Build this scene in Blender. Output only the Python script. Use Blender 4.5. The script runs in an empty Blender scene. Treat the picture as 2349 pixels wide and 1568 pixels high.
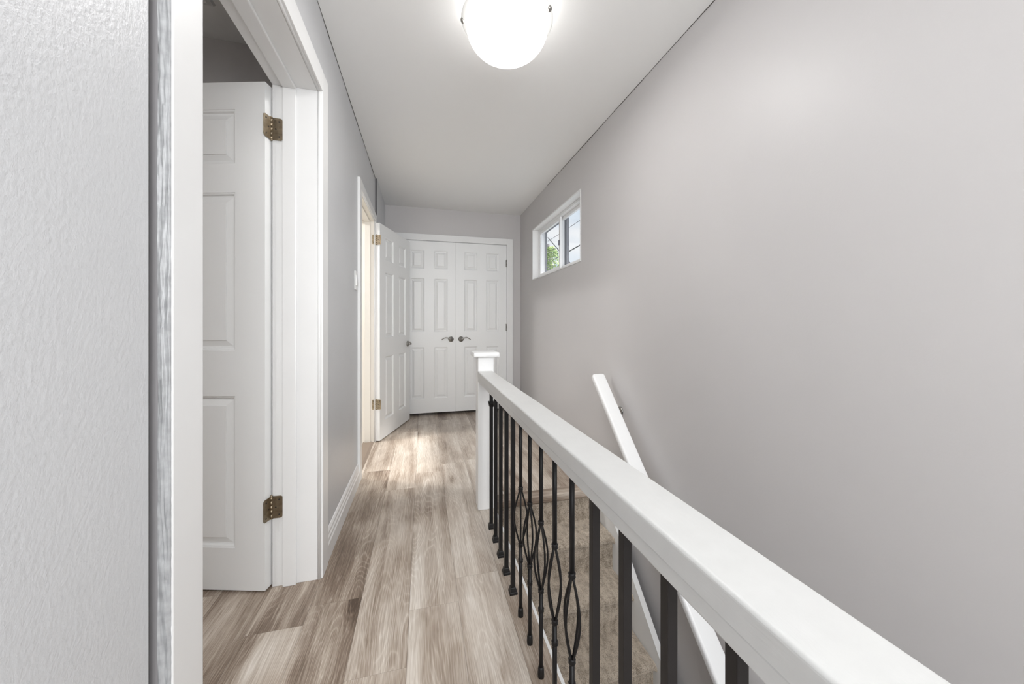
import bpy, bmesh, math, random
from mathutils import Vector, Matrix, noise
random.seed(7)
SC = bpy.context.scene
COL = SC.collection
PI = math.pi

# ------------------------------------------------------------------ camera
W_, H_ = 2349, 1568
FPX, VPX, VPY = 810.0, 970.0, 742.0            # focal length in pixels, vanishing point of the hall
YAW = math.atan((W_/2-VPX)/FPX)
CAMZ = 1.05
cam = bpy.data.cameras.new('camera'); camo = bpy.data.objects.new('camera', cam); COL.objects.link(camo)
cam.sensor_width = 36; cam.lens = FPX*36/W_
cam.shift_y = -(H_/2-VPY)/W_
camo.location = (0, 0, CAMZ); camo.rotation_euler = (PI/2, 0, -YAW)
cam.clip_start = 0.02; cam.clip_end = 200
SC.camera = camo
SC.view_settings.view_transform = 'Standard'; SC.view_settings.look = 'None'
SC.view_settings.gamma = 1; SC.view_settings.use_curve_mapping = False
SC.view_settings.exposure = 0.58

# ------------------------------------------------------------------ node helper
class NT:
    def __init__(s, tree): s.t = tree; s.n = tree.nodes; s.l = tree.links
    def new(s, ty, **kw):
        nd = s.n.new(ty)
        for k, v in kw.items(): setattr(nd, k, v)
        return nd
    def val(s, sock, v):
        if hasattr(v, 'node'): s.l.new(v, sock)
        else: sock.default_value = v
    def math(s, op, a, b=0.0, clamp=False):
        nd = s.new('ShaderNodeMath', operation=op, use_clamp=clamp); s.val(nd.inputs[0], a); s.val(nd.inputs[1], b); return nd.outputs[0]
    def noise(s, vec, scale, detail=3, rough=.5, dist=0):
        nd = s.new('ShaderNodeTexNoise'); s.l.new(vec, nd.inputs['Vector'])
        nd.inputs['Scale'].default_value = scale; nd.inputs['Detail'].default_value = detail
        nd.inputs['Roughness'].default_value = rough; nd.inputs['Distortion'].default_value = dist
        return nd.outputs['Fac']
    def mapping(s, vec, sc=(1,1,1), loc=(0,0,0)):
        nd = s.new('ShaderNodeMapping'); s.l.new(vec, nd.inputs['Vector'])
        nd.inputs['Scale'].default_value = sc; nd.inputs['Location'].default_value = loc; return nd.outputs[0]
    def ramp(s, fac, stops):
        nd = s.new('ShaderNodeValToRGB'); s.val(nd.inputs[0], fac); e = nd.color_ramp.elements
        while len(e) < len(stops): e.new(.5)
        for i, (p, c) in enumerate(stops):
            e[i].position = p; e[i].color = (c, c, c, 1) if not hasattr(c, '__len__') else (*c, 1)
        return nd.outputs[0]
    def mix(s, f, a, b, mode='MIX'):
        nd = s.new('ShaderNodeMix', data_type='RGBA', blend_type=mode); s.val(nd.inputs[0], f)
        for sock, v in ((nd.inputs[6], a), (nd.inputs[7], b)):
            if hasattr(v, 'node'): s.l.new(v, sock)
            else: sock.default_value = (*v, 1)
        return nd.outputs[2]

# ------------------------------------------------------------------ world: pale sky with thin clouds
w = bpy.data.worlds.new('sky'); SC.world = w; w.use_nodes = True
q = NT(w.node_tree); q.n.clear()
tc = q.new('ShaderNodeTexCoord').outputs['Generated']
cl = q.ramp(q.noise(q.mapping(tc, (1.5,1.5,4)), 2.2, 5), [(.40, (.62,.74,.86)), (.60, (.93,.95,.97))])
bg = q.new('ShaderNodeBackground'); q.l.new(cl, bg.inputs[0]); bg.inputs[1].default_value = .80
q.l.new(bg.outputs[0], q.new('ShaderNodeOutputWorld').inputs[0])

# ------------------------------------------------------------------ sun (soft, hazy) through the stair window
sun = bpy.data.lights.new('sun', 'SUN'); so = bpy.data.objects.new('sun', sun); COL.objects.link(so)
sun.energy = 7.5; sun.angle = math.radians(11); sun.color = (1, .96, .9)
so.rotation_euler = Vector((-1.0, -.08, -1.33)).to_track_quat('-Z', 'Y').to_euler()
so.location = (5, 3, 8)

# ------------------------------------------------------------------ fill light added behind the camera, in an unseen rear opening
dl = bpy.data.lights.new('rear_fill_light', 'AREA'); do = bpy.data.objects.new('rear_fill_light', dl); COL.objects.link(do)
dl.shape = 'RECTANGLE'; dl.size = 1.40; dl.size_y = 1.54; dl.energy = 44; dl.color = (.97, .985, 1)
do.location = (.37, -1.69, 1.50); do.rotation_euler = Vector((0, 1, 0)).to_track_quat('-Z', 'Z').to_euler()

# ------------------------------------------------------------------ materials
MATS = {}
def mat(name, col, rough=.5, metal=0, bump=None, var=None, spec=.5):
    m = bpy.data.materials.new(name); m.use_nodes = True; q = NT(m.node_tree); b = q.n['Principled BSDF']
    b.inputs['Base Color'].default_value = (*col, 1); b.inputs['Roughness'].default_value = rough
    b.inputs['Metallic'].default_value = metal; b.inputs['Specular IOR Level'].default_value = spec
    oc = q.new('ShaderNodeTexCoord').outputs['Object']
    if var:                                     # (scale, amount)
        n = q.noise(oc, var[0], 4)
        a = tuple(c*(1-var[1]) for c in col); d = tuple(min(1, c*(1+var[1])) for c in col)
        q.l.new(q.ramp(n, [(.3, a), (.7, d)]), b.inputs['Base Color'])
    if bump:                                    # (scale vector, strength, distance)
        n = q.noise(q.mapping(oc, bump[0]), 1, 4, .6)
        bp = q.new('ShaderNodeBump'); bp.inputs['Strength'].default_value = bump[1]; bp.inputs['Distance'].default_value = bump[2]
        q.l.new(n, bp.inputs['Height']); q.l.new(bp.outputs[0], b.inputs['Normal'])
    MATS[name] = m; return m
WALLC = (.56, .542, .538)
M_wall = mat('grey_wall_paint', WALLC, .42, bump=((170,)*3, .25, .0008), var=(2.2, .015), spec=.35)
M_wallL = mat('grey_rolled_wall_paint', (.585, .59, .60), .36, bump=((150, 150, 120), .5, .0018), var=(3, .02), spec=.4)
M_ceil = mat('ceiling_paint', (.88, .878, .868), .6, bump=((200,)*3, .2, .0006), spec=.3)
M_white = mat('white_gloss_paint', (.80, .80, .795), .33, bump=((60, 60, 8), .12, .001), var=(6, .012))
M_door = mat('white_door_paint', (.83, .835, .83), .36, bump=((260, 260, 14), .22, .0006))
M_cream = mat('cream_trim_paint', (.84, .80, .73), .4)
M_rough = mat('shaded_chipped_thick_paint', (.33, .335, .34), .4, bump=((90, 90, 16), .5, .002), var=(60, .16))  # same paint as the casing, its shade put into a darker grey
M_strip = mat('dark_strip', (.13, .125, .13), .8)
M_black = mat('black_iron', (.012, .011, .011), .38, bump=((300,)*3, .1, .0004), spec=.22)
M_brown = mat('dark_bronze_iron', (.022, .019, .018), .5, bump=((300,)*3, .1, .0004), spec=.28)
M_nickel = mat('satin_nickel', (.36, .35, .33), .28, 1)
M_brass = mat('tarnished_brass', (.34, .28, .20), .38, 1, bump=((90,)*3, .3, .001), var=(60, .25))
M_plastic = mat('white_plastic', (.86, .86, .85), .3)
M_vinyl = mat('white_vinyl', (.82, .82, .82), .35)
M_rail = mat('white_rail_paint', (.60, .60, .59), .42, bump=((90, 14, 90), .35, .0014), var=(30, .02))
M_storm = mat('grey_storm_frame', (.16, .165, .19), .6)
M_screw = mat('dark_screw', (.07, .06, .05), .5, .6)
M_groove_shade = mat('grey_groove_shade', (.27, .26, .265), .7)  # shade inside the wall groove, painted as a grey colour
M_crack = mat('dark_crack', (.10, .095, .09), .9)
M_bark = mat('weathered_pole_wood', (.20, .19, .20), .9, var=(8, .2))
M_wire = mat('cable', (.03, .035, .04), .7)
M_ext = mat('outer_wall_brick', (.35, .30, .28), .9)

def glass(name, rough=0.0, tint=(1,1,1), fac=.12):
    m = bpy.data.materials.new(name); m.use_nodes = True; q = NT(m.node_tree); q.n.clear()
    tr = q.new('ShaderNodeBsdfTransparent'); tr.inputs[0].default_value = (*tint, 1)
    gl = q.new('ShaderNodeBsdfGlossy'); gl.inputs['Roughness'].default_value = rough
    fr = q.new('ShaderNodeFresnel'); fr.inputs[0].default_value = 1.45
    mx = q.new('ShaderNodeMixShader'); q.l.new(q.math('MULTIPLY', fr.outputs[0], fac*8, True), mx.inputs[0])
    q.l.new(tr.outputs[0], mx.inputs[1]); q.l.new(gl.outputs[0], mx.inputs[2])
    q.l.new(mx.outputs[0], q.new('ShaderNodeOutputMaterial').inputs[0]); return m
M_glass = glass('window_glass', 0, (.98, .985, .99), .03)
def rimglass():
    m = bpy.data.materials.new('clear_rim_glass'); m.use_nodes = True; q = NT(m.node_tree); b = q.n['Principled BSDF']
    b.inputs['Base Color'].default_value = (.84, .84, .83, 1); b.inputs['Roughness'].default_value = .08
    t = q.new('ShaderNodeBsdfTranslucent'); t.inputs[0].default_value = (.8, .8, .79, 1); p = q.new('ShaderNodeBsdfTransparent')
    m1 = q.new('ShaderNodeMixShader'); m1.inputs[0].default_value = .5; q.l.new(t.outputs[0], m1.inputs[1]); q.l.new(p.outputs[0], m1.inputs[2])
    m2 = q.new('ShaderNodeMixShader'); m2.inputs[0].default_value = .45; q.l.new(m1.outputs[0], m2.inputs[1]); q.l.new(b.outputs[0], m2.inputs[2])
    q.l.new(m2.outputs[0], q.n['Material Output'].inputs[0]); return m
M_rim = rimglass()

LAMP_E = 1.4                   # glow of the lamp's glass bowl
BULB_W = .32
DISK_W = 7.0
def frosted():
    m = bpy.data.materials.new('lit_frosted_glass'); m.use_nodes = True; q = NT(m.node_tree); b = q.n['Principled BSDF']
    b.inputs['Base Color'].default_value = (.45, .45, .445, 1); b.inputs['Roughness'].default_value = .4
    oc = q.new('ShaderNodeTexCoord').outputs['Object']
    # two bulbs glow through the glass: hot spots at their places
    tot = None
    for bx, by in ((.055, -.02), (-.05, .03)):
        v = q.new('ShaderNodeVectorMath', operation='DISTANCE'); q.l.new(oc, v.inputs[0]); v.inputs[1].default_value = (bx, by, -.06)
        e = q.math('SUBTRACT', 1.0, q.math('DIVIDE', v.outputs['Value'], .15), True)
        tot = e if tot is None else q.math('MAXIMUM', tot, e)
    st = q.math('ADD', q.math('MULTIPLY', tot, 1.3), LAMP_E)
    b.inputs['Emission Color'].default_value = (1, .985, .95, 1); q.l.new(st, b.inputs['Emission Strength'])
    # the frosted glass lets most of the bulbs' light straight through
    tr = q.new('ShaderNodeBsdfTransparent'); mx = q.new('ShaderNodeMixShader'); mx.inputs[0].default_value = .22
    q.l.new(tr.outputs[0], mx.inputs[1]); q.l.new(b.outputs[0], mx.inputs[2]); q.l.new(mx.outputs[0], q.n['Material Output'].inputs[0])
    return m
M_frost = frosted()

def wood(name='oak_plank', seam=True, light=0.0):
    m = bpy.data.materials.new(name); m.use_nodes = True; q = NT(m.node_tree); b = q.n['Principled BSDF']
    uv = q.new('ShaderNodeUVMap').outputs[0]
    at = q.new('ShaderNodeAttribute'); at.attribute_name = 'tone'; tone = at.outputs['Fac']
    def N(sx, sy, d=3, r_=.55, o=(0, 0), dist=0): return q.noise(q.mapping(uv, (sx, sy, 1), (o[0], o[1], 0)), 1, d, r_, dist)
    def C(x, g): return q.math('MULTIPLY', q.math('SUBTRACT', x, .5), g)
    low = N(6.5, .95, 2, .42, dist=.35)
    # contour lines of a stretched field = cathedral grain, thin limed lines
    s = q.math('ABSOLUTE', q.math('SINE', q.math('MULTIPLY', low, 105.0)))
    s = q.math('POWER', q.math('SUBTRACT', 1.0, s), 2.2)
    cmask = q.ramp(N(5, 1.1, 2, .5, (3, 9)), [(.40, .15), (.62, 1.0)])
    cath = q.math('MULTIPLY', s, cmask)
    fib = N(520, 12, 2, .6)
    fib2 = N(120, 4, 3, .6, (5, 1))
    band = N(13, .55, 3, .5, (2, 6), .3)
    blot = N(6, 2.6, 4, .55, (1, 4), .6)
    kn = q.new('ShaderNodeTexVoronoi'); q.l.new(q.mapping(uv, (5.6, 1.7, 1)), kn.inputs['Vector']); kn.inputs['Scale'].default_value = 1
    knot = q.ramp(kn.outputs['Distance'], [(.0, 1.0), (.07, .8), (.13, .35), (.26, .0)])
    kring = q.math('MULTIPLY', q.math('ABSOLUTE', q.math('SINE', q.math('MULTIPLY', kn.outputs['Distance'], 70.0))), q.ramp(kn.outputs['Distance'], [(.04, 1.0), (.24, .0)]))
    kmask = q.ramp(N(2.6, 1.1, 1, .5, (7, 2)), [(.50, 0.0), (.60, 1.0)])
    knot = q.math('MULTIPLY', q.math('ADD', knot, q.math('MULTIPLY', kring, .45)), kmask)
    v = C(band, 1.05)
    v = q.math('ADD', v, C(blot, .75))
    v = q.math('ADD', v, C(fib, .55))
    v = q.math('ADD', v, C(fib2, .50))
    sx_ = q.new('ShaderNodeSeparateXYZ'); q.l.new(uv, sx_.inputs[0])
    ln = q.math('ABSOLUTE', q.math('SINE', q.math('ADD', q.math('MULTIPLY', sx_.outputs[0], 430.0), q.math('MULTIPLY', N(9, 1.3, 3, .5, (2, 2)), 46.0))))
    ln = q.math('MULTIPLY', q.math('POWER', q.math('SUBTRACT', 1.0, ln), 1.6), q.ramp(N(4, 2, 2, .5, (8, 1)), [(.35, .2), (.6, 1.0)]))
    v = q.math('ADD', v, q.math('MULTIPLY', ln, .16))
    v = q.math('ADD', v, q.math('MULTIPLY', cath, .17))
    v = q.math('SUBTRACT', v, q.math('MULTIPLY', knot, .36))
    v = q.math('ADD', v, tone)
    v = q.math('ADD', v, .535+light, True)
    col = q.ramp(v, [(.0, (.085, .056, .038)), (.28, (.215, .160, .120)), (.52, (.40, .33, .268)), (.78, (.58, .515, .445)), (1., (.72, .665, .60))])
    if seam:
        at2 = q.new('ShaderNodeAttribute'); at2.attribute_name = 'edge'; sx = q.new('ShaderNodeSeparateXYZ'); q.l.new(at2.outputs['Vector'], sx.inputs[0])
        d = q.math('MINIMUM', q.math('MINIMUM', sx.outputs[0], q.math('SUBTRACT', .1785, sx.outputs[0])), sx.outputs[1])
        sm = q.ramp(q.math('MULTIPLY', d, 400), [(.15, .62), (.5, 1.0)])
        col = q.mix(1.0, col, sm, 'MULTIPLY')
    q.l.new(col, b.inputs['Base Color'])
    b.inputs['Roughness'].default_value = .36; b.inputs['Specular IOR Level'].default_value = .45
    bp = q.new('ShaderNodeBump'); bp.inputs['Strength'].default_value = .25; bp.inputs['Distance'].default_value = .0008
    q.l.new(fib, bp.inputs['Height']); q.l.new(bp.outputs[0], b.inputs['Normal'])
    return m
M_floor = wood(); M_edge = wood('oak_edge_strip', False, -.22)

def carpet():
    m = bpy.data.materials.new('brown_carpet'); m.use_nodes = True; q = NT(m.node_tree); b = q.n['Principled BSDF']
    oc = q.new('ShaderNodeTexCoord').outputs['Object']
    n = q.noise(q.mapping(oc, (420, 420, 300)), 1, 3, .7)
    n2 = q.noise(q.mapping(oc, (45, 20, 20)), 1, 3, .6)
    v = q.math('ADD', q.math('MULTIPLY', n, .75), q.math('MULTIPLY', n2, .35))
    q.l.new(q.ramp(v, [(.36, (.055, .043, .032)), (.50, (.25, .203, .155)), (.62, (.58, .50, .41))]), b.inputs['Base Color'])
    b.inputs['Roughness'].default_value = 1; b.inputs['Specular IOR Level'].default_value = .05
    b.inputs['Sheen Weight'].default_value = 1.0; b.inputs['Sheen Roughness'].default_value = .42; b.inputs['Sheen Tint'].default_value = (1, .88, .74, 1)
    bp = q.new('ShaderNodeBump'); bp.inputs['Strength'].default_value = .9; bp.inputs['Distance'].default_value = .003
    q.l.new(n, bp.inputs['Height']); q.l.new(bp.outputs[0], b.inputs['Normal'])
    return m
M_carpet = carpet()
def leafmat():
    m = mat('leaf_green', (.22, .36, .09), .6); q = NT(m.node_tree); b = q.n['Principled BSDF']
    r = q.new('ShaderNodeObjectInfo'); g = q.new('ShaderNodeNewGeometry')
    q.l.new(q.ramp(g.outputs['Random Per Island'], [(0, (.13, .26, .05)), (1, (.42, .55, .18))]), b.inputs['Base Color'])
    return m
M_leaf = leafmat()

# ------------------------------------------------------------------ mesh helpers
class MB:
    def __init__(s): s.b = bmesh.new(); s.mi = 0
    def face(s, vs, mi=None):
        f = s.b.faces.new(vs); f.material_index = s.mi if mi is None else mi; return f
    def poly(s, pts, mi=None): return s.face([s.b.verts.new(p) for p in pts], mi)
    def box(s, x0, x1, y0, y1, z0, z1, bev=0, mi=None):
        v = [s.b.verts.new((x, y, z)) for x in (x0, x1) for y in (y0, y1) for z in (z0, z1)]
        fs = [s.face([v[i] for i in f], mi) for f in ((0,1,3,2),(4,6,7,5),(0,4,5,1),(2,3,7,6),(0,2,6,4),(1,5,7,3))]
        if bev:
            es = {e for f in fs for e in f.edges}
            bmesh.ops.bevel(s.b, geom=list(es), offset=bev, segments=2, affect='EDGES', profile=.6)
        return s
    def tube(s, pts, r, n=10, caps=True, sq=1.0, up=None):
        pts = [Vector(p) for p in pts]; rs = r if hasattr(r, '__len__') else [r]*len(pts)
        rings = []; ref = Vector(up) if up else None
        for i, p in enumerate(pts):
            d = (pts[min(i+1, len(pts)-1)]-pts[max(i-1, 0)]).normalized()
            if ref is None: ref = Vector((1,0,0)) if abs(d.x) < .9 else Vector((0,1,0))
            a = (ref-d*ref.dot(d)).normalized(); ref = a; c = d.cross(a)
            rings.append([s.b.verts.new(p+(a*math.cos(2*PI*k/n)+c*math.sin(2*PI*k/n)*sq)*rs[i]) for k in range(n)])
        for i in range(len(rings)-1):
            for k in range(n):
                f = s.face([rings[i][k], rings[i][(k+1)%n], rings[i+1][(k+1)%n], rings[i+1][k]]); f.smooth = True
        if caps:
            s.face(rings[0][::-1]); s.face(rings[-1])
        return s
    def lathe(s, prof, c=(0,0,0), n=32, smooth=True):      # prof (r, z)
        rings = []
        for r, z in prof:
            if r < 1e-5: rings.append([s.b.verts.new((c[0], c[1], c[2]+z))])
            else: rings.append([s.b.verts.new((c[0]+r*math.cos(2*PI*k/n), c[1]+r*math.sin(2*PI*k/n), c[2]+z)) for k in range(n)])
        for a, b in zip(rings, rings[1:]):
            for k in range(n):
                j = (k+1) % n
                if len(a) == 1 and len(b) == 1: continue
                if len(a) == 1: vs = [a[0], b[j], b[k]]
                elif len(b) == 1: vs = [a[k], a[j], b[0]]
                else: vs = [a[k], a[j], b[j], b[k]]
                f = s.face(vs); f.smooth = smooth
        return s
    def prism(s, prof, axis, a, bb, mi=None):              # prof in the two other axes, extruded along axis
        def P(u, v, t):
            return {'x': (t, u, v), 'y': (u, t, v), 'z': (u, v, t)}[axis]
        A = [s.b.verts.new(P(u, v, a)) for u, v in prof]; B = [s.b.verts.new(P(u, v, bb)) for u, v in prof]
        n = len(prof)
        s.face(A[::-1], mi); s.face(B, mi)
        for i in range(n): s.face([A[i], A[(i+1)%n], B[(i+1)%n], B[i]], mi)
        return s
    def build(s, name, ms, parent=None, loc=None, rot=None, normals=True):
        if normals: bmesh.ops.recalc_face_normals(s.b, faces=s.b.faces[:])
        me = bpy.data.meshes.new(name); s.b.to_mesh(me); s.b.free()
        for m in (ms if isinstance(ms, (list, tuple)) else [ms]): me.materials.append(m)
        o = bpy.data.objects.new(name, me); COL.objects.link(o)
        if parent: o.parent = parent
        if loc: o.location = loc
        if rot: o.rotation_euler = rot
        return o
def tag(o, label, cat, group=None, kind=None):
    o['label'] = label; o['category'] = cat
    if group: o['group'] = group
    if kind: o['kind'] = kind
    return o
def struct(o, label, cat): return tag(o, label, cat, kind='structure')
def empty(name, loc, rz=0):
    o = bpy.data.objects.new(name, None); COL.objects.link(o); o.location = loc; o.rotation_euler = (0, 0, rz); o.empty_display_size = .1; return o
def copy_tree(o, parent=None):
    c = o.copy(); COL.objects.link(c); c.parent = parent
    for ch in list(o.children): copy_tree(ch, c)
    return c
def ray(u, v, zc):                                        # a point seen at (u, v) at depth zc, used to place the far things outside
    cx = (u-W_/2)/FPX
    return Vector(((math.sin(YAW)+math.cos(YAW)*cx)*zc, (math.cos(YAW)-math.sin(YAW)*cx)*zc, CAMZ+(VPY-v)/FPX*zc))

# ------------------------------------------------------------------ dimensions
XL, XR, YB, ZC = -.42, 1.157, 4.16, 2.373
XW = .40                      # edge of the stair well
YL = 2.035                    # landing edge
Y0 = -1.7
ZLOW = -2.49

# ------------------------------------------------------------------ floor of planks
PW = .1785
def floor_mesh():
    b = bmesh.new(); uvl = b.loops.layers.uv.new('UVMap')
    tl = b.faces.layers.float.new('tone'); el = b.loops.layers.float_vector.new('edge')
    joints = {-1: 1.37, 0: 1.455, 1: 1.125, 2: 1.345, 3: 1.47, 4: 2.73, 5: 2.1, 6: 3.0, 7: 2.5, 8: 3.4}
    tones = {(-2, 0): -.14, (-2, -1): -.12, (-3, 0): -.10, (-1, 0): -.14, (-1, -1): -.02, (0, 0): -.10, (0, -1): -.09, (1, 0): -.03, (1, -1): .0, (2, -1): .11, (2, 0): .0, (3, 0): .07, (3, -1): .10,
             (1, 1): .05, (0, 1): .0, (4, 0): .0, (4, -1): .12, (2, 1): .04, (3, 1): .05}
    rnd = random.Random(3)
    def areas(x0, x1):
        out = []
        # hall + room beside it (all that lies left of the well), landing
        xa, xb = max(x0, -3.2), min(x1, XW-.008)
        if xb > xa: out.append((xa, xb, Y0, YL))
        xa, xb = max(x0, XL-.02), min(x1, XR)
        if xb > xa: out.append((xa, xb, YL, YB+.7))
        return out
    for k in range(-16, 9):
        x0 = -.405+PW*k; x1 = x0+PW
        j0 = joints.get(k, rnd.uniform(0, 1.22))
        for i in range(-4, 5):
            ya, yb = j0+1.22*i, j0+1.22*(i+1)
            tone = tones.get((k, i), rnd.uniform(-.10, .08)); off = (rnd.uniform(0, 50), rnd.uniform(0, 50))
            for (xa, xb, y0, y1) in areas(x0, x1):
                a, c = max(ya, y0), min(yb, y1)
                if c-a < 1e-4: continue
                vs = [b.verts.new(p) for p in ((xa, a, 0), (xb, a, 0), (xb, c, 0), (xa, c, 0))]
                f = b.faces.new(vs); f[tl] = tone
                for lp in f.loops:
                    co = lp.vert.co; lp[uvl].uv = (co.x-x0+off[0], co.y-ya+off[1])
                    lp[el] = (co.x-x0, co.y-ya, 0)
    me = bpy.data.meshes.new('floor'); b.to_mesh(me); b.free(); me.materials.append(M_floor)
    o = bpy.data.objects.new('floor', me); COL.objects.link(o); return o
struct(floor_mesh(), 'grey brown oak plank floor running down the hall', 'floor')

# ------------------------------------------------------------------ room shell
D1A, D1B, D1H = .79, 1.60, 2.004        # first doorway in the left wall (opening)
D2A, D2B, D2H = 2.58, 3.33, 1.955       # second
WT = .163                                # wall thickness
J = .02
wl = MB()
wl.box(XL-WT, XL, Y0, .681, 0, ZC)
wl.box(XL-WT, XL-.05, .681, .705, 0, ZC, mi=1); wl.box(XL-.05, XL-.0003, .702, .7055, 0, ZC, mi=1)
wl.box(XL-WT, XL, .705, D1A-J, 0, ZC)
wl.box(XL-WT, XL, D1A-J, D1B+J, D1H+J, ZC)
wl.box(XL-WT, XL, D1B+J, D2A-J, 0, ZC)
wl.box(XL-WT, XL, D2A-J, D2B+J, D2H+J, ZC)
wl.box(XL-WT, XL, D2B+J, 3.422, 0, ZC)
wl.box(XL-WT, XL-.02, 3.425, 3.432, 0, ZC, mi=1); wl.box(XL-.02, XL+.0135, 3.4262, 3.4335, 0, ZC, mi=2)  # dark strip over the face of the wall step
wl.box(XL-WT, XL+.014, 3.432, YB, 0, ZC)
struct(wl.build('wall_left', [M_wallL, M_groove_shade, M_strip]), 'light grey left wall with two doorways', 'wall')

WY0, WY1, WZ0, WZ1 = 2.455, 3.665, 1.52, 2.07   # window opening
RW = .14
wr = MB()
wr.box(XR, XR+RW, Y0, WY0, ZLOW, ZC); wr.box(XR, XR+RW, WY1, YB+.8, ZLOW, ZC)
wr.box(XR, XR+RW, WY0, WY1, ZLOW, WZ0); wr.box(XR, XR+RW, WY0, WY1, WZ1, ZC)
struct(wr.build('wall_right', M_wall), 'warm grey right wall above the stairs', 'wall')
CX0, CX1, CH = -.232, .980, 1.995              # closet opening
wb = MB()
wb.box(XL-.2, CX0-J, YB, YB+.12, 0, ZC); wb.box(CX1+J, XR, YB, YB+.12, 0, ZC); wb.box(CX0-J, CX1+J, YB, YB+.12, CH+J, ZC)
struct(wb.build('wall_back', M_wall), 'grey wall around the closet at the hall end', 'wall')
cb = MB(); cb.box(CX0-.3, XR, YB+.75, YB+.8, 0, ZC); cb.box(CX0-.35, CX0-.3, YB+.12, YB+.8, 0, ZC)
struct(cb.build('wall_closet', M_wall), 'inside wall of the closet', 'wall')
ce = MB(); ce.box(-3.3, XR+RW, Y0, YB+.8, ZC, ZC+.1)
struct(ce.build('ceiling', M_ceil), 'off-white painted ceiling', 'ceiling')
rw = MB(); rx0, rx1, rz0, rz1 = -.36, 1.10, .70, 2.30
rw.box(XL-WT, rx0, Y0-.12, Y0, ZLOW, ZC); rw.box(rx1, XR+RW, Y0-.12, Y0, ZLOW, ZC); rw.box(rx0, rx1, Y0-.12, Y0, ZLOW, rz0); rw.box(rx0, rx1, Y0-.12, Y0, rz1, ZC)
struct(rw.build('wall_rear', M_wall), 'grey rear wall of the hall around the added fill light', 'wall')
rw = MB()
rw.box(rx0, rx0+.05, Y0-.10, Y0-.04, rz0, rz1); rw.box(rx1-.05, rx1, Y0-.10, Y0-.04, rz0, rz1); rw.box(rx0+.05, rx1-.05, Y0-.10, Y0-.04, rz0, rz0+.05)
rw.box(rx0+.05, rx1-.05, Y0-.10, Y0-.04, rz1-.05, rz1); rw.box(rx0+.05, rx1-.05, Y0-.10, Y0-.04, 1.47, 1.53)
struct(rw.build('rear_fill_frame', M_white), 'unseen white window frame added around the rear fill light', 'window')  # window frame out of view, added to hold the fill light
# stair well
ws = MB(); ws.box(XW-.10, XW, Y0, YL+.05, ZLOW, -.03)
struct(ws.build('wall_stairwell', M_wall), 'grey wall under the hall floor beside the stairs', 'wall')
ws = MB(); ws.box(XW, XR, YL+.05, YL+.12, ZLOW, -.06)
struct(ws.build('wall_landing', M_wall), 'wall under the landing behind the stairs', 'wall')
lf = MB(); lf.box(XW-.1, XR+RW, Y0, YL+.1, ZLOW-.1, ZLOW)
struct(lf.build('floor_lower', M_edge), 'floor at the foot of the stairs', 'floor')
ft = MB(); ft.box(XW-.008, XW+.002, Y0, YL, -.16, .0015)
struct(ft.build('trim_1', M_white), 'thin white trim along the floor edge at the stairwell', 'trim')

# room beside (behind the first doorway)
r1 = MB(); r1.box(-3.3, XL-WT, 1.93, 2.02, 0, ZC)
struct(r1.build('wall_bedroom', M_wall), 'dim grey wall inside the near left room', 'wall')
r1 = MB(); r1.box(-3.3, -3.2, Y0, 2.02, 0, ZC); r1.box(-3.2, XL-WT, Y0-.12, Y0, 0, ZC)
struct(r1.build('wall_bedroom_far', M_wall), 'far wall of the near left room', 'wall')
# second room
r2 = MB(); r2.box(-3.3, XL-WT, YB, YB+.1, 0, ZC)
r2.box(-3.3, -3.2, 2.02, 2.5, 0, ZC); r2.box(-3.3, -3.2, 3.7, YB, 0, ZC); r2.box(-3.3, -3.2, 2.5, 3.7, 0, .8); r2.box(-3.3, -3.2, 2.5, 3.7, 2.1, ZC)
struct(r2.build('wall_far_room', M_cream), 'cream walls of the room behind the second doorway', 'wall')
f2 = MB(); f2.box(-3.2, XL-.09, 2.02, YB, -.02, .002)
struct(f2.build('floor_far_room', M_cream), 'pale floor of the room behind the second doorway', 'floor')
f2 = MB(); f2.prism([(XL-.095, 0), (XL-.09, .008), (XL-.02, .008), (XL+.0, .001), (XL, 0)], 'y', D2A, D2B)
struct(f2.build('trim_2', M_edge), 'wooden threshold strip in the second doorway', 'trim')

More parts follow.
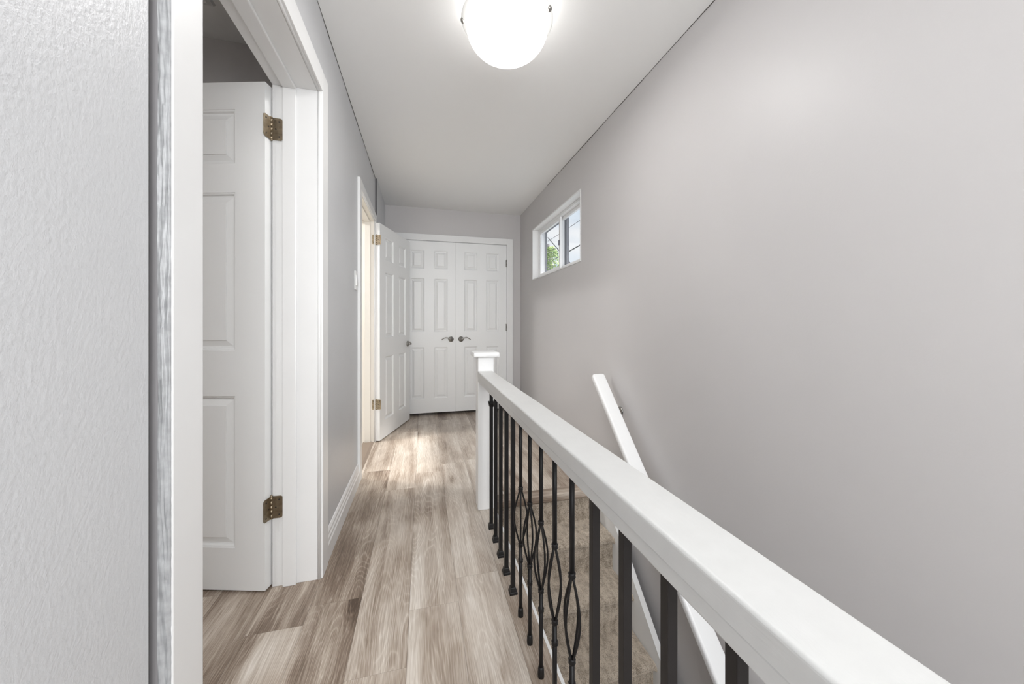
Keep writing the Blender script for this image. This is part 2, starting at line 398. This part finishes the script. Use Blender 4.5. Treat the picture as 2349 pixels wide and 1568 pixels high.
# ------------------------------------------------------------------ door frames
def frame(name, label, y0, y1, h, cw, ct, mt, x=XL, near_rough=False, stop=-.075, jm=None):
    """jambs + stops + casing of an opening in the left wall; casing on the hall side"""
    root = empty(name, (x, (y0+y1)/2, 0)); struct(root, label, 'door frame')
    def L(b, n, m=mt):
        o = b.build(n, m, root); o.location = (-x, -(y0+y1)/2, 0); return o
    a = MB(); a.box(x-WT, x+.001, y1, y1+J, 0, h+J, .002); L(a, 'jamb', jm or mt)
    a = MB(); a.box(x-WT, x+.001, y0-J, y0, 0, h+J, .002); L(a, 'jamb', jm or mt)
    a = MB(); a.box(x-WT, x+.001, y0, y1, h, h+J, .002); L(a, 'head_jamb', jm or mt)
    # stops
    s0, s1 = x+stop-.048, x+stop
    a = MB(); a.box(s0, s1, y1-.012, y1, 0, h, .003); L(a, 'door_stop', jm or mt)
    a = MB(); a.box(s0, s1, y0, y0+.012, 0, h, .003); L(a, 'door_stop', jm or mt)
    a = MB(); a.box(s0, s1, y0+.012, y1-.012, h-.012, h, .003); L(a, 'door_stop', jm or mt)
    # casing: flat board with a bead on the inner edge
    rv = .004
    a = MB(); a.box(x, x+ct, y1+rv, y1+cw, 0, h+cw, .003); a.tube([(x+.006, y1+rv, 0), (x+.006, y1+rv, h)], .006, 8); L(a, 'casing')
    if near_rough:
        a = MB(); a.box(x, x+ct, y0-cw+.002, y0-rv, 0, h+cw, .003); L(a, 'casing')
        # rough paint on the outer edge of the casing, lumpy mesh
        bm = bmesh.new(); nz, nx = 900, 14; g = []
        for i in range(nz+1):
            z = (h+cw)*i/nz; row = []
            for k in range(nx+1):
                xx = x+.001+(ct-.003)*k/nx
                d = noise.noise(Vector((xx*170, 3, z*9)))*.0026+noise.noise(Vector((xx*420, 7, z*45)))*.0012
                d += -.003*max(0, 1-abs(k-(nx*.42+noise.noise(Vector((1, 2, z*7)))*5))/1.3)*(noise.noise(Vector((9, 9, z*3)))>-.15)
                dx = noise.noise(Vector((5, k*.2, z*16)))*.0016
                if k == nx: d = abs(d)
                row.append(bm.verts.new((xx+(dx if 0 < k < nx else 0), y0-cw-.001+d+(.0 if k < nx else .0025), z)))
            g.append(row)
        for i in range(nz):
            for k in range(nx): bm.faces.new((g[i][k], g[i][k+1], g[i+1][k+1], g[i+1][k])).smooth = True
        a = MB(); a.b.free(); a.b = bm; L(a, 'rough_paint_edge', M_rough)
    else:
        a = MB(); a.box(x, x+ct, y0-cw, y0-rv, 0, h+cw, .003); L(a, 'casing')
    a = MB(); a.box(x, x+ct, y0-rv, y1+rv, h+rv, h+cw, .003)
    a.tube([(x+.006, y0, h+rv), (x+.006, y1, h+rv)], .006, 8); L(a, 'head_casing')
    return root
frame('trim_3', 'white painted frame of the near left doorway', D1A, D1B, D1H, .09, .02, M_white, near_rough=True)
frame('trim_4', 'white frame of the second doorway beside the light switch', D2A, D2B, D2H, .068, .018, M_white, stop=-.03, jm=M_cream)

# ------------------------------------------------------------------ six-panel doors
def door_leaf(w_, h, t, name, parent, m=M_door, away=1):
    """leaf in local axes: x 0..w, y 0 (front) .. t (back), z 0..h; both faces panelled"""
    xs = [0, .158*w_, .41*w_, .59*w_, .842*w_, w_]
    zs = [0, .083*h, .382*h, .472*h, .783*h, .840*h, .947*h, h]
    A = MB(); b = A.b
    def ring(x0, x1, z0, z1, y): return [b.verts.new(p) for p in ((x0, y, z0), (x1, y, z0), (x1, y, z1), (x0, y, z1))]
    for side in (0, 1):
        Y = 0 if side == 0 else t; s = 1 if side == 0 else -1
        for i in range(5):
            for k in range(7):
                x0, x1, z0, z1 = xs[i], xs[i+1], zs[k], zs[k+1]
                if i in (1, 3) and k in (1, 3, 5):
                    prof = [(0, 0), (.0015, .003), (.006, .004), (.010, .0125), (.016, .013), (.038, .0055), (.0395, .0025)]
                    prev = None
                    for d, dep in prof:
                        r = ring(x0+d, x1-d, z0+d, z1-d, Y+s*dep)
                        if prev:
                            for e in range(4): A.face([prev[e], prev[(e+1)%4], r[(e+1)%4], r[e]])
                        prev = r
                    A.face(prev)
                else: A.face(ring(x0, x1, z0, z1, Y))
    for pts in (((0,0,0),(0,t,0),(0,t,h),(0,0,h)), ((w_,0,0),(w_,t,0),(w_,t,h),(w_,0,h)), ((0,0,0),(w_,0,0),(w_,t,0),(0,t,0)), ((0,0,h),(w_,0,h),(w_,t,h),(0,t,h))):
        A.poly(pts)
    bmesh.ops.remove_doubles(b, verts=b.verts[:], dist=1e-5)
    for v in b.verts: v.co.y *= away
    return A.build(name, m, parent)
def hinge(parent, loc, rz, fold=True, m=M_brass, ang=100, hh=.088):
    """butt hinge: knuckle at origin, leaf A along +x, leaf B turned by ang degrees"""
    A = MB()
    for k in range(5): A.lathe([(0, k*hh/5+.0006), (.0055, k*hh/5+.0006), (.0055, (k+1)*hh/5-.0006), (0, (k+1)*hh/5-.0006)], n=12)
    A.lathe([(0, -.004), (.004, -.003), (.0062, 0), (0, .0002)], n=12); A.lathe([(0, hh+.006), (.004, hh+.004), (.0062, hh), (0, hh-.0002)], n=12)
    def leaf(a):
        c, s = math.cos(a), math.sin(a); w2 = .040
        pr = [(.004, 0), (w2-.008, 0), (w2-.002, .003), (w2, .010), (w2, hh-.010), (w2-.002, hh-.003), (w2-.008, hh), (.004, hh)]
        f0 = [A.b.verts.new((u*c+.0012*s, u*s-.0012*c, z)) for u, z in pr]; f1 = [A.b.verts.new((u*c-.0012*s, u*s+.0012*c, z)) for u, z in pr]
        A.face(f0); A.face(f1[::-1])
        for i in range(len(pr)): A.face([f0[i], f0[(i+1)%len(pr)], f1[(i+1)%len(pr)], f1[i]])
        for (u, z) in ((.028, .014), (.016, hh/2), (.028, hh-.014)):
            for sg in (-1, 1):
                p = Vector((u*c, u*s, z)); nrm = Vector((s, -c, 0))*sg
                A.mi = 1; A.tube([p+nrm*.001, p+nrm*.0022], .0032, 10); A.mi = 0
    leaf(0); leaf(math.radians(ang))
    o = A.build('hinge', [m, M_screw], parent); o.location = loc; o.rotation_euler = (0, 0, rz); return o
def lever(parent, loc, sgn, rz=0, m=M_nickel):
    """round rose + wave lever; local: -y out of the door, lever toward sgn*x"""
    root = MB()
    prof = [(0, 0), (.031, 0), (.032, .004), (.030, .009), (.022, .013), (.014, .016), (.011, .022), (.011, .040), (0, .042)]
    vs0 = len(root.b.verts); root.lathe([(r, z) for r, z in prof], n=28)
    for v in root.b.verts: v.co = Vector((v.co.x, -v.co.z, v.co.y))
    h = root.build('door_handle', m, parent); h.location = loc; h.rotation_euler = (0, 0, rz)
    a = MB(); pts = []; rs = []
    for i in range(17):
        t = i/16; x = t*.108*sgn; z = -.002+.016*math.sin(t*PI*.95)*1.0+(.006 if t > .5 else .012*t)-(.012*max(0, t-.6)/.4)
        pts.append((x, -.040-.006*math.sin(t*PI), z)); rs.append(.0085-.0045*t)
    a.tube(pts, rs, 10, up=(0, 0, 1)); lv = a.build('lever', m, h)
    return h


# door 1: near left room, swung open into the room
TH1 = math.atan2(.276, -.961)
d1 = empty('door_1', (-.597, 1.571, .008), TH1)
struct(d1, 'white six-panel door standing open inside the near left doorway', 'door')
door_leaf(.76, 1.986, .037, 'door_leaf', d1, away=-1)
def local(par, p):
    q_ = Matrix.Rotation(-par.rotation_euler.z, 3, 'Z') @ (Vector(p)-par.location); return tuple(q_)
for z in (.275, 1.781):
    hinge(d1, local(d1, (-.5845, 1.5965, z)), -TH1, ang=-109)
lever(d1, (.70, 0, .93), -1, PI)
# door 2: swung back into the hall, almost against the far wall
TH2 = math.atan2(.948, .319)
d2 = empty('door_2', (-.371, 3.327, .010), TH2)
struct(d2, 'white six-panel door swung open into the hall near the closet', 'door')
door_leaf(.725, 1.935, .035, 'door_leaf', d2)
for z in (.290, 1.750):
    hinge(d2, local(d2, (-.397, 3.331, z)), PI-TH2, ang=161.4)
lever(d2, (.662, 0, .825), -1)
# closet pair
def closet_door(name, label, x, sgn):
    d = empty(name, (x, YB-.012, .032)); struct(d, label, 'door')
    wd = .603
    lf = door_leaf(wd, CH-.032-.004, .034, 'door_leaf', d)
    if sgn < 0: lf.location.x = -wd
    for z in (.16, .93, 1.70):
        A = MB()
        for k in range(5): A.lathe([(0, k*.017), (.0055, k*.017), (.0055, k*.017+.0158), (0, k*.017+.0158)], n=10)
        A.box(-.0012-.011*(sgn < 0), .0012+.011*(sgn > 0), .003, .0055, 0, .085)
        o = A.build('hinge', M_nickel, d); o.location = (-.001*sgn, -.006, z)
    lever(d, ((wd-.057)*sgn, 0, .838), -sgn)
    return d
closet_door('door_3', 'left leaf of the white closet doors at the hall end', CX0+.002, 1)
closet_door('door_4', 'right leaf of the white closet doors at the hall end', CX1-.002, -1)
cf = empty('trim_5', ((CX0+CX1)/2, YB, 0)); struct(cf, 'white frame around the closet doors', 'door frame')
def cfp(n, *a):
    m_ = MB(); m_.box(*a, .003); o = m_.build(n, M_white, cf); o.location = (-(CX0+CX1)/2, -YB, 0)
CW = .076
cfp('casing', CX0-CW, CX0-.004, YB-.017, YB, 0, CH+CW); cfp('casing', CX1+.004, CX1+CW, YB-.017, YB, 0, CH+CW)
cfp('head_casing', CX0-.004, CX1+.004, YB-.017, YB, CH+.004, CH+CW)
cfp('jamb', CX0-J, CX0, YB-.001, YB+.12, 0, CH+J); cfp('jamb', CX1, CX1+J, YB-.001, YB+.12, 0, CH+J); cfp('head_jamb', CX0, CX1, YB-.001, YB+.12, CH, CH+J)

# ------------------------------------------------------------------ baseboard
def baseboard(name, label, y0, y1, x=XL, s=1):
    prof = [(0, 0), (.016, 0), (.016, .070), (.0125, .078), (.0125, .092), (.009, .100), (.0085, .112), (.004, .122), (0, .124)]
    m_ = MB(); m_.prism([(x+s*a, z) for a, z in prof], 'y', y0, y1)
    return struct(m_.build(name, M_white), label, 'baseboard')
baseboard('baseboard_left', 'white stepped baseboard between the two left doorways', D1B+.09, D2A-.068)
baseboard('baseboard_far', 'short white baseboard behind the open far door', D2B+.068, YB, XL+.014)

# ------------------------------------------------------------------ cracks where ceiling meets walls
def crack(name, label, y0, y1, x, sgn, wmax, seed):
    m_ = MB(); n = int((y1-y0)/.02); prev = None
    for i in range(n+1):
        y = y0+(y1-y0)*i/n
        k = max(0, noise.noise(Vector((seed, y*2.3, 0)))*1.6+.55)*wmax+.0006+max(0, noise.noise(Vector((seed, y*19, 4))))*.0016
        o = noise.noise(Vector((seed+9, y*7, 0)))*.0012
        a = m_.b.verts.new((x+sgn*.0006, y, ZC-.0006-k+o)); c = m_.b.verts.new((x+sgn*.0025, y, ZC+.0004))
        if prev: m_.face([prev[0], a, c, prev[1]])
        prev = (a, c)
    return struct(m_.build(name, M_crack), label, 'crack')
crack('trim_6', 'thin dark crack between ceiling and right wall', .4, 3.2, XR, -1, .004, 2)
crack('trim_7', 'thin dark crack between ceiling and left wall', 1.1, 3.42, XL, 1, .004, 31)

# ------------------------------------------------------------------ light switch
sw = empty('light_switch', (XL, 2.442, 1.326)); tag(sw, 'white rocker light switch on the left wall before the second doorway', 'light switch')
m_ = MB(); m_.box(0, .007, -.036, .036, -.060, .060, .0028); m_.build('plate', M_plastic, sw)
m_ = MB(); m_.prism([(.006, -.033), (.0125, -.032), (.009, .033), (.006, .033)], 'y', -.0165, .0165); m_.build('rocker', M_plastic, sw)

# ------------------------------------------------------------------ ceiling lamp
LX, LY = .343, 1.44
lamp = empty('ceiling_light', (LX, LY, ZC)); tag(lamp, 'round frosted glass bowl ceiling light, lit, above the stairs railing', 'ceiling light')
m_ = MB(); m_.lathe([(0, 0), (.075, 0), (.075, -.018), (.066, -.026), (0, -.026)], n=48); m_.build('base', M_plastic, lamp)
R0 = .190; zr = -.073
m_ = MB()
prof = [(.170, zr+.006)]+[(.172*max(0, math.cos(a))**.78, zr-.004-.120*math.sin(a)) for a in [PI/2*i/18 for i in range(19)]]
prof[-1] = (0, prof[-1][1]); m_.lathe(prof, n=96); m_.build('shade', M_frost, lamp, normals=True)
m_ = MB(); m_.lathe([(.170, zr+.002), (.180, zr+.007), (R0-.001, zr+.013), (R0, zr+.010), (.181, zr+.002), (.170, zr-.003)], n=96)
rim = m_.build('glass_rim', M_rim, lamp)
m_ = MB(); m_.tube([(R0*math.cos(2*PI*i/96), R0*math.sin(2*PI*i/96), zr+.0115) for i in range(97)], .0012, 6, False); m_.build('rim_edge', M_plastic, lamp)
for ang in (172, 67, 322):                                        # three clips
    a = math.radians(ang); c, s_ = math.cos(a), math.sin(a)
    m_ = MB(); m_.tube([(.188*c, .188*s_, 0), (.188*c, .188*s_, zr+.008)], .0016, 8)
    cl_ = m_.build('clip', M_plastic, lamp)
    m_ = MB(); m_.lathe([(0, -.006), (.007, -.005), (.0105, -.001), (.0105, .003), (0, .004)], n=20)
    k_ = m_.build('knob', M_nickel, cl_); k_.location = (.187*c, .187*s_, zr+.002); k_.rotation_euler = (0, math.radians(-62), a)
for bx, by in ((.055, -.02), (-.05, .03)):
    L = bpy.data.lights.new('bulb', 'POINT'); L.energy = BULB_W; L.shadow_soft_size = .028; L.color = (1, .985, .955)
    o = bpy.data.objects.new('bulb', L); COL.objects.link(o); o.parent = lamp; o.location = (bx, by, -.085)

L = bpy.data.lights.new('lamp_glow', 'AREA'); L.shape = 'DISK'; L.size = .26; L.energy = DISK_W; L.color = (1, .99, .98)
o = bpy.data.objects.new('lamp_glow', L); COL.objects.link(o); o.parent = lamp; o.location = (0, 0, -.078)
for lx, ly, name, lab, e in ((.10, -.95, 'ceiling_light', 'round frosted ceiling light added as fill further back along the hall', .45),
                             (-1.9, .2, 'ceiling_light', 'round frosted ceiling light added as fill in the near left room', 2.4),
                             (-1.5, 3.1, 'ceiling_light', 'round frosted ceiling light added as fill in the room behind the second doorway', 5.0)):
    c_ = copy_tree(lamp); c_.location = (lx, ly, ZC); c_['label'] = lab  # unseen copies of the lamp, added to brighten the hall and side rooms
    if e != 1.0:
        for ch in c_.children:
            if ch.type == 'LIGHT': ch.data = ch.data.copy(); ch.data.energy *= e

# ------------------------------------------------------------------ window
win = empty('window_1', (XR, (WY0+WY1)/2, WZ0)); struct(win, 'small high sliding window in the right wall', 'window')
YC = (WY0+WY1)/2; HW = (WY1-WY0)/2; HZ = WZ1-WZ0
def fr(name, x0, x1, y0, y1, z0, z1, t, m, par=win, bev=.002, ts=None):
    a = MB(); ty = ts or t
    a.box(x0, x1, y0, y0+ty, z0, z1, bev); a.box(x0, x1, y1-ty, y1, z0, z1, bev); a.box(x0, x1, y0+ty, y1-ty, z0, z0+t, bev); a.box(x0, x1, y0+ty, y1-ty, z1-t, z1, bev)
    return a.build(name, m, par)
fr('liner', -.004, .070, -HW, HW, 0, HZ, .012, M_white)
fr('window_frame', .060, .128, -HW+.012, HW-.012, .012, HZ-.012, .022, M_vinyl)
def sash(x, y0, y1, latch):
    s_ = fr('sash', x, x+.022, y0, y1, .034, HZ-.034, .030, M_vinyl, bev=.003)
    a = MB(); a.box(x+.009, x+.013, y0+.028, y1-.028, .062, HZ-.062); a.build('glass_pane', M_glass, s_)
    if latch:
        a = MB(); a.box(x-.012, x, y0+.006, y0+.022, HZ*.46, HZ*.46+.045, .003); a.build('latch', M_storm, s_)
sash(.066, -.022, HW-.034, True); sash(.094, -HW+.034, .022, False)
fr('storm_frame', .128, .150, -HW, HW, -.005, HZ+.01, .045, M_storm)
a = MB(); a.box(.128, .150, -.03, .03, .03, HZ-.03, .002); a.build('storm_mullion', M_storm, win)

# ------------------------------------------------------------------ railing
RX0, RX1, RYE, RYN = .298, .384, -.55, 1.968
rail = empty('stair_railing', (.34, 1.0, 0)); tag(rail, 'white wooden railing with black iron balusters along the stairwell', 'railing')
def R(mb, n, m, par=rail):
    o = mb.build(n, m, par)
    if par is rail: o.location = (-.34, -1.0, 0)
    return o
# newel post with rounded long edges
m_ = MB(); m_.box(.300, .392, 1.968, 2.058, 0, .862, .006); np_ = R(m_, 'newel_post', M_white)
m_ = MB(); m_.box(.272, .420, 1.940, 2.086, .862, .890, .010); m_.build('post_cap', M_white, np_)
def rail_mesh():
    # rounded section, slight waviness of many paint coats
    z0, z1 = .749, .783
    sec = []
    def arc(cx, cz, r, a0, a1, n=5): return [(cx+r*math.cos(math.radians(a0+(a1-a0)*i/n)), cz+r*math.sin(math.radians(a0+(a1-a0)*i/n))) for i in range(n+1)]
    sec += arc(RX1-.006, z1-.006, .006, 0, 90); sec += arc(RX0+.006, z1-.006, .006, 90, 180)
    sec += [(RX0, z0), (RX1, z0)]
    b = bmesh.new(); n = 260; rings = []
    for i in range(n+1):
        y = RYE+(RYN-RYE)*i/n
        rings.append([b.verts.new((x+noise.noise(Vector((x*30, y*5, z*30)))*.0009, y, z+noise.noise(Vector((x*25, y*6, 3+z*30)))*.0009)) for x, z in sec])
    k = len(sec)
    for i in range(n):
        for j in range(k):
            f = b.faces.new((rings[i][j], rings[i][(j+1)%k], rings[i+1][(j+1)%k], rings[i+1][j])); f.smooth = j not in (11, 12, 10, 13)
    b.faces.new(rings[0]); b.faces.new(rings[-1][::-1])
    mb = MB(); mb.b.free(); mb.b = b; return mb
R(rail_mesh(), 'handrail', M_rail)
m_ = MB(); m_.box(RX0+.0016, RX1-.003, RYE, RYN, .7245, .7476, .0022); R(m_, 'under_rail', M_rail)
BX = .341; SQ = .0082
def shoe(par, y, z=0, up=1):
    a = MB(); s_ = .0150
    lv = [(s_, 0), (s_, .008), (s_-.0015, .010), (.0125, .016), (.0105, .024), (SQ+.0012, .026)]
    rings = [[a.b.verts.new((BX+sx*r_, y+sy*r_, z+up*h_)) for sx, sy in ((-1,-1),(1,-1),(1,1),(-1,1))] for r_, h_ in lv]
    for r0, r1 in zip(rings, rings[1:]):
        for k in range(4): a.face([r0[k], r0[(k+1)%4], r1[(k+1)%4], r1[k]])
    a.face(rings[0]); a.face(rings[-1])
    return a
def square_bal(y, extra=None):
    a = MB(); a.box(BX-SQ, BX+SQ, y-SQ, y+SQ, .001, .7244, .0012); o = R(a, 'baluster', M_brown if y < .7 else M_black)
    shoe(o, y).build('shoe', M_black, o)
    a = MB(); a.box(BX-.016, BX+.016, y-.016, y+.016, .7215, .7243, .0005); a.build('top_plate', M_black, o)
    if extra: shoe(o, y, extra, -1).build('collar', M_black, o)
def basket_bal(y, rot):
    a = MB(); r = .0063
    a.tube([(BX, y, .452), (BX, y, .7244)], r, 14)
    o = R(a, 'baluster', M_black)
    a = MB(); a.tube([(BX, y, .003), (BX, y, .262)], r, 14); a.build('lower_rod', M_black, o)
    def knuckle(z, h=.014, s=1.45):
        k = MB(); k.lathe([(r*.9, z-h/2), (r*s*.9, z-h/2+.001), (r*s, z-h*.28), (r*s*.86, z), (r*s, z+h*.28), (r*s*.9, z+h/2-.001), (r*.9, z+h/2)], (BX, y, 0), 18)
        k.build('collar', M_black, o)
    for z in (.200, .256, .458): knuckle(z)
    k = MB()
    for i in range(4):                                          # four bowed wires with a slight twist
        pts = []
        for t in [j/26 for j in range(27)]:
            rr = .0035+.0195*math.sin(PI*t)**1.15; an = rot+i*PI/2+.12*(t-.5)
            pts.append((BX+rr*math.cos(an), y+rr*math.sin(an), .258+.194*t))
        k.tube(pts, .0031, 8)
    k.build('basket', M_black, o)
    k = MB(); k.lathe([(0, 0), (r*1.5, 0), (r*1.55, .010), (r*1.45, .022), (r*1.25, .030), (r*.9, .031)], (BX, y, 0), 18); k.build('shoe', M_black, o)
Y1 = 1.2235; SP = .1127
for k in range(5, 0, -1): square_bal(Y1+SP*k, .650 if k == 5 else None)
for k, a_ in enumerate((0, 22, 30, 45, 52)): basket_bal(Y1-SP*k, math.atan2(Y1-SP*k, BX)+math.radians(a_))
for k in range(5, 14): square_bal(Y1-SP*k)

# ------------------------------------------------------------------ stairs
RUN, RISE = .190, .192
SX0, SX1 = XW+.003, 1.085
st = empty('carpeted_staircase', (.74, YL, 0)); tag(st, 'brown carpeted stairs going down from the landing beside the railing', 'staircase')
def step(i):
    # riser below the previous nosing, then the tread with its bull nose
    yb = YL+.030-RUN*i          # riser face
    zt = -RISE*(i+1); ztop = -RISE*i-(.045 if i == 0 else .030)
    yn = YL-.190-RUN*i                              # nosing front
    prof = [(yb, ztop-(ztop-zt)*k/34) for k in range(35)]
    nt = 40; prof += [(yb-(yb-yn-.018)*k/nt, zt) for k in range(1, nt+1)]
    prof += [(yn+.018-.018*math.sin(a), zt-.018+.018*math.cos(a)) for a in [PI*k/12 for k in range(1, 13)]]
    prof += [(yn+.018, zt-.037), (yn+.024, zt-.038)]
    fine = i < 6; nx = 150 if fine else 20
    if not fine: prof = prof[::4]+[prof[-1]]
    b = bmesh.new(); g = []
    for j in range(nx+1):
        x = SX0+(SX1-SX0)*j/nx; row = []
        ed = min(1, (SX1-x)/.015)
        for (y, z) in prof:
            v = Vector((x*150, y*150, z*150)); 
            d = noise.noise(v)*.0022+noise.noise(v*.35)*.0022
            near = 1.7 if (y < yn+.03) else 1.0
            rib = .0045*abs(noise.noise(Vector((x*210, 1, z*22)))) if y > yb-.001 else 0
            dz = d*near; dy = noise.noise(v+Vector((40, 2, 9)))*.0022*near
            row.append(b.verts.new((x, y+dy-.0005+rib, z+dz-(1-ed)**2*.010)))
        g.append(row)
    for j in range(nx):
        for k in range(len(prof)-1): b.faces.new((g[j][k], g[j+1][k], g[j+1][k+1], g[j][k+1])).smooth = True
    mb = MB(); mb.b.free(); mb.b = b
    o = mb.build('carpet_step', M_carpet, st); o.location = (-.74, -YL, 0)
for i in range(12): step(i)
# nosing of the landing
nz = MB(); nz.prism([(YL+.078, .001), (YL+.076, .006), (YL+.006, .006), (YL, .001), (YL, -.036), (YL+.010, -.046), (YL+.045, -.046), (YL+.045, .0)], 'x', XW-.008, XR)
nz = nz.b; uvl = nz.loops.layers.uv.new('UVMap')
for f in nz.faces:
    for lp in f.loops: lp[uvl].uv = (lp.vert.co.y*.9+lp.vert.co.z, lp.vert.co.x)
mb = MB(); mb.b.free(); mb.b = nz
struct(mb.build('trim_8', M_edge), 'wooden nosing along the edge of the landing above the stairs', 'trim')
# skirt (stringer) between the steps and the right wall
SL = RISE/RUN
def szz(y): return -RISE-(YL-.175-y)*SL+.075
ya, yb = YL+.005, -.30
m_ = MB(); m_.prism([(ya, szz(YL-.02)), (YL-.02, szz(YL-.02)), (yb, szz(yb)), (yb, szz(yb)-.40), (ya, szz(YL-.02)-.40)], 'x', SX1, 1.114)
struct(m_.build('trim_9', M_white), 'white sloping skirt board beside the carpeted stairs', 'trim')

# ------------------------------------------------------------------ wall handrail
hr = empty('wall_handrail', (XR, 2.02, .735)); tag(hr, 'white wooden handrail sloping down along the right wall', 'handrail')
hx0, hx1 = 1.030-XR, 1.112-XR
def hrm():
    # local: starts at top end (y=0,z=0), runs down along -y with slope 1.02
    L_ = 3.0; a_ = math.atan(1.015); d = Vector((0, -math.cos(a_), -math.sin(a_))); up = Vector((0, -math.sin(a_), math.cos(a_))) * 1.0
    sec = []
    def arc(cx, cz, r, a0, a1, n=4): return [(cx+r*math.cos(math.radians(a0+(a1-a0)*i/n)), cz+r*math.sin(math.radians(a0+(a1-a0)*i/n))) for i in range(n+1)]
    t = .034
    sec = arc(hx1-.008, -.008, .008, 0, 90)+arc(hx0+.012, -.012, .012, 90, 180)+arc(hx0+.008, -t+.008, .008, 180, 270)+arc(hx1-.008, -t+.008, .008, 270, 360)
    b = bmesh.new(); rings = []
    cx = (hx0+hx1)/2
    for s_, sc_ in ((-.002, .82), (.004, .95), (.014, 1.0), (L_, 1.0)):
        rings.append([b.verts.new(Vector((cx+(x-cx)*sc_, 0, 0))+d*s_+up*(-t/2+(z+t/2)*sc_)) for x, z in sec])
    k = len(sec)
    for r0, r1 in zip(rings, rings[1:]):
        for j in range(k): b.faces.new((r0[j], r0[(j+1)%k], r1[(j+1)%k], r1[j])).smooth = True
    b.faces.new(rings[0]); b.faces.new(rings[-1][::-1])
    mb = MB(); mb.b.free(); mb.b = b; return mb, d, up
mb, d, up = hrm(); mb.build('rail', M_white, hr)
for s_ in (.20, 1.35, 2.5):
    p = d*s_+up*-.034; y, z = p.y, p.z
    a = MB(); a.tube([(-.001, y, z-.045), (-.020, y, z-.046), (-.050, y, z-.040), (-.070, y, z-.022), (-.074, y, z-.004)], [.006, .0055, .0055, .006, .008], 10)
    for v in []: pass
    o = a.build('bracket', M_nickel, hr)
    a = MB(); a.lathe([(0, -.004), (.026, -.004), (.027, 0), (.022, .004), (0, .005)], n=22)
    for v in a.b.verts: v.co = Vector((-v.co.z, v.co.x, v.co.y))
    k_ = a.build('wall_plate', M_nickel, o); k_.location = (-.005, y, z-.045)

# ------------------------------------------------------------------ vent on the ceiling of the near left room
vt = empty('ceiling_vent', (-.965, 1.597, ZC)); tag(vt, 'white square vent on the ceiling of the near left room', 'vent')
vt.rotation_euler = (0, 0, 0)
a = MB()
pr = [(.0, .0), (.006, -.010), (.022, -.014), (.030, -.004)]
S_ = .13; prev = None
for o_, z in pr:
    r = [a.b.verts.new((sx*(S_-o_), sy*(S_-o_), z)) for sx, sy in ((-1,-1),(1,-1),(1,1),(-1,1))]
    if prev:
        for e in range(4): a.face([prev[e], prev[(e+1)%4], r[(e+1)%4], r[e]])
    prev = r
a.build('frame', M_white, vt)
for k in range(7):
    a = MB(); y = -.09+.03*k; a.prism([(y-.012, -.003), (y-.010, -.002), (y+.012, -.011), (y+.010, -.012)], 'x', -.1, .1); a.build('slat', M_white, vt)

# ------------------------------------------------------------------ outside
p = ray(1258, 600, 12); base = -4.5
pole = MB(); pole.tube([(p.x, p.y, base), (p.x, p.y, 3.0), (p.x, p.y, 3.45), (p.x, p.y, 3.75)], [.22, .17, .12, .05], 16)
tag(pole.build('utility_pole', M_bark), 'grey utility pole outside the window', 'pole')
def wire(a, b, r, lab):
    a, b = Vector(a), Vector(b); pts = []
    for i in range(21):
        t = i/20; q_ = a.lerp(b, t); q_.z -= .05*math.sin(PI*t)*(b-a).length*.1; pts.append(q_)
    m_ = MB(); m_.tube(pts, r, 8)
    tag(m_.build('power_line', M_wire), lab, 'cable')
wire(ray(1257, 602, 11.6), ray(1450, 490, 6), .015, 'thick dark cable rising across the right window pane')
wire(ray(1257, 553, 11.6), ray(1450, 420, 6), .006, 'thin cable crossing high in the right window pane')
wire(ray(1257, 545, 11.6), ray(1450, 755, 6), .014, 'cable sloping down in the lower corner of the right window pane')
tp = ray(1264, 600, 9); tr = empty('tree', (tp.x, tp.y, -4.5)); tag(tr, 'green leafy tree outside the left window pane', 'tree')
a = MB(); a.tube([(0, 0, 0), (.03, 0, 3), (0, .02, 6.6)], [.10, .07, .02], 10); a.build('trunk', M_bark, tr)
a = MB(); rnd = random.Random(5)
for i in range(3200):
    h = rnd.uniform(4.2, 7.5); rr = .42*math.sqrt(max(0, 1-((h-5.7)/1.85)**2))*math.sqrt(rnd.random()); an = rnd.uniform(0, 2*PI)
    c = Vector((rr*math.cos(an), rr*math.sin(an), h)); n1 = Vector([rnd.gauss(0, 1) for _ in range(3)]).normalized(); n2 = n1.orthogonal().normalized()
    s_ = rnd.uniform(.03, .055)
    a.poly([c-n1*s_, c+n2*s_*.5, c+n1*s_, c-n2*s_*.5])
a.build('foliage', M_leaf, tr, normals=False)
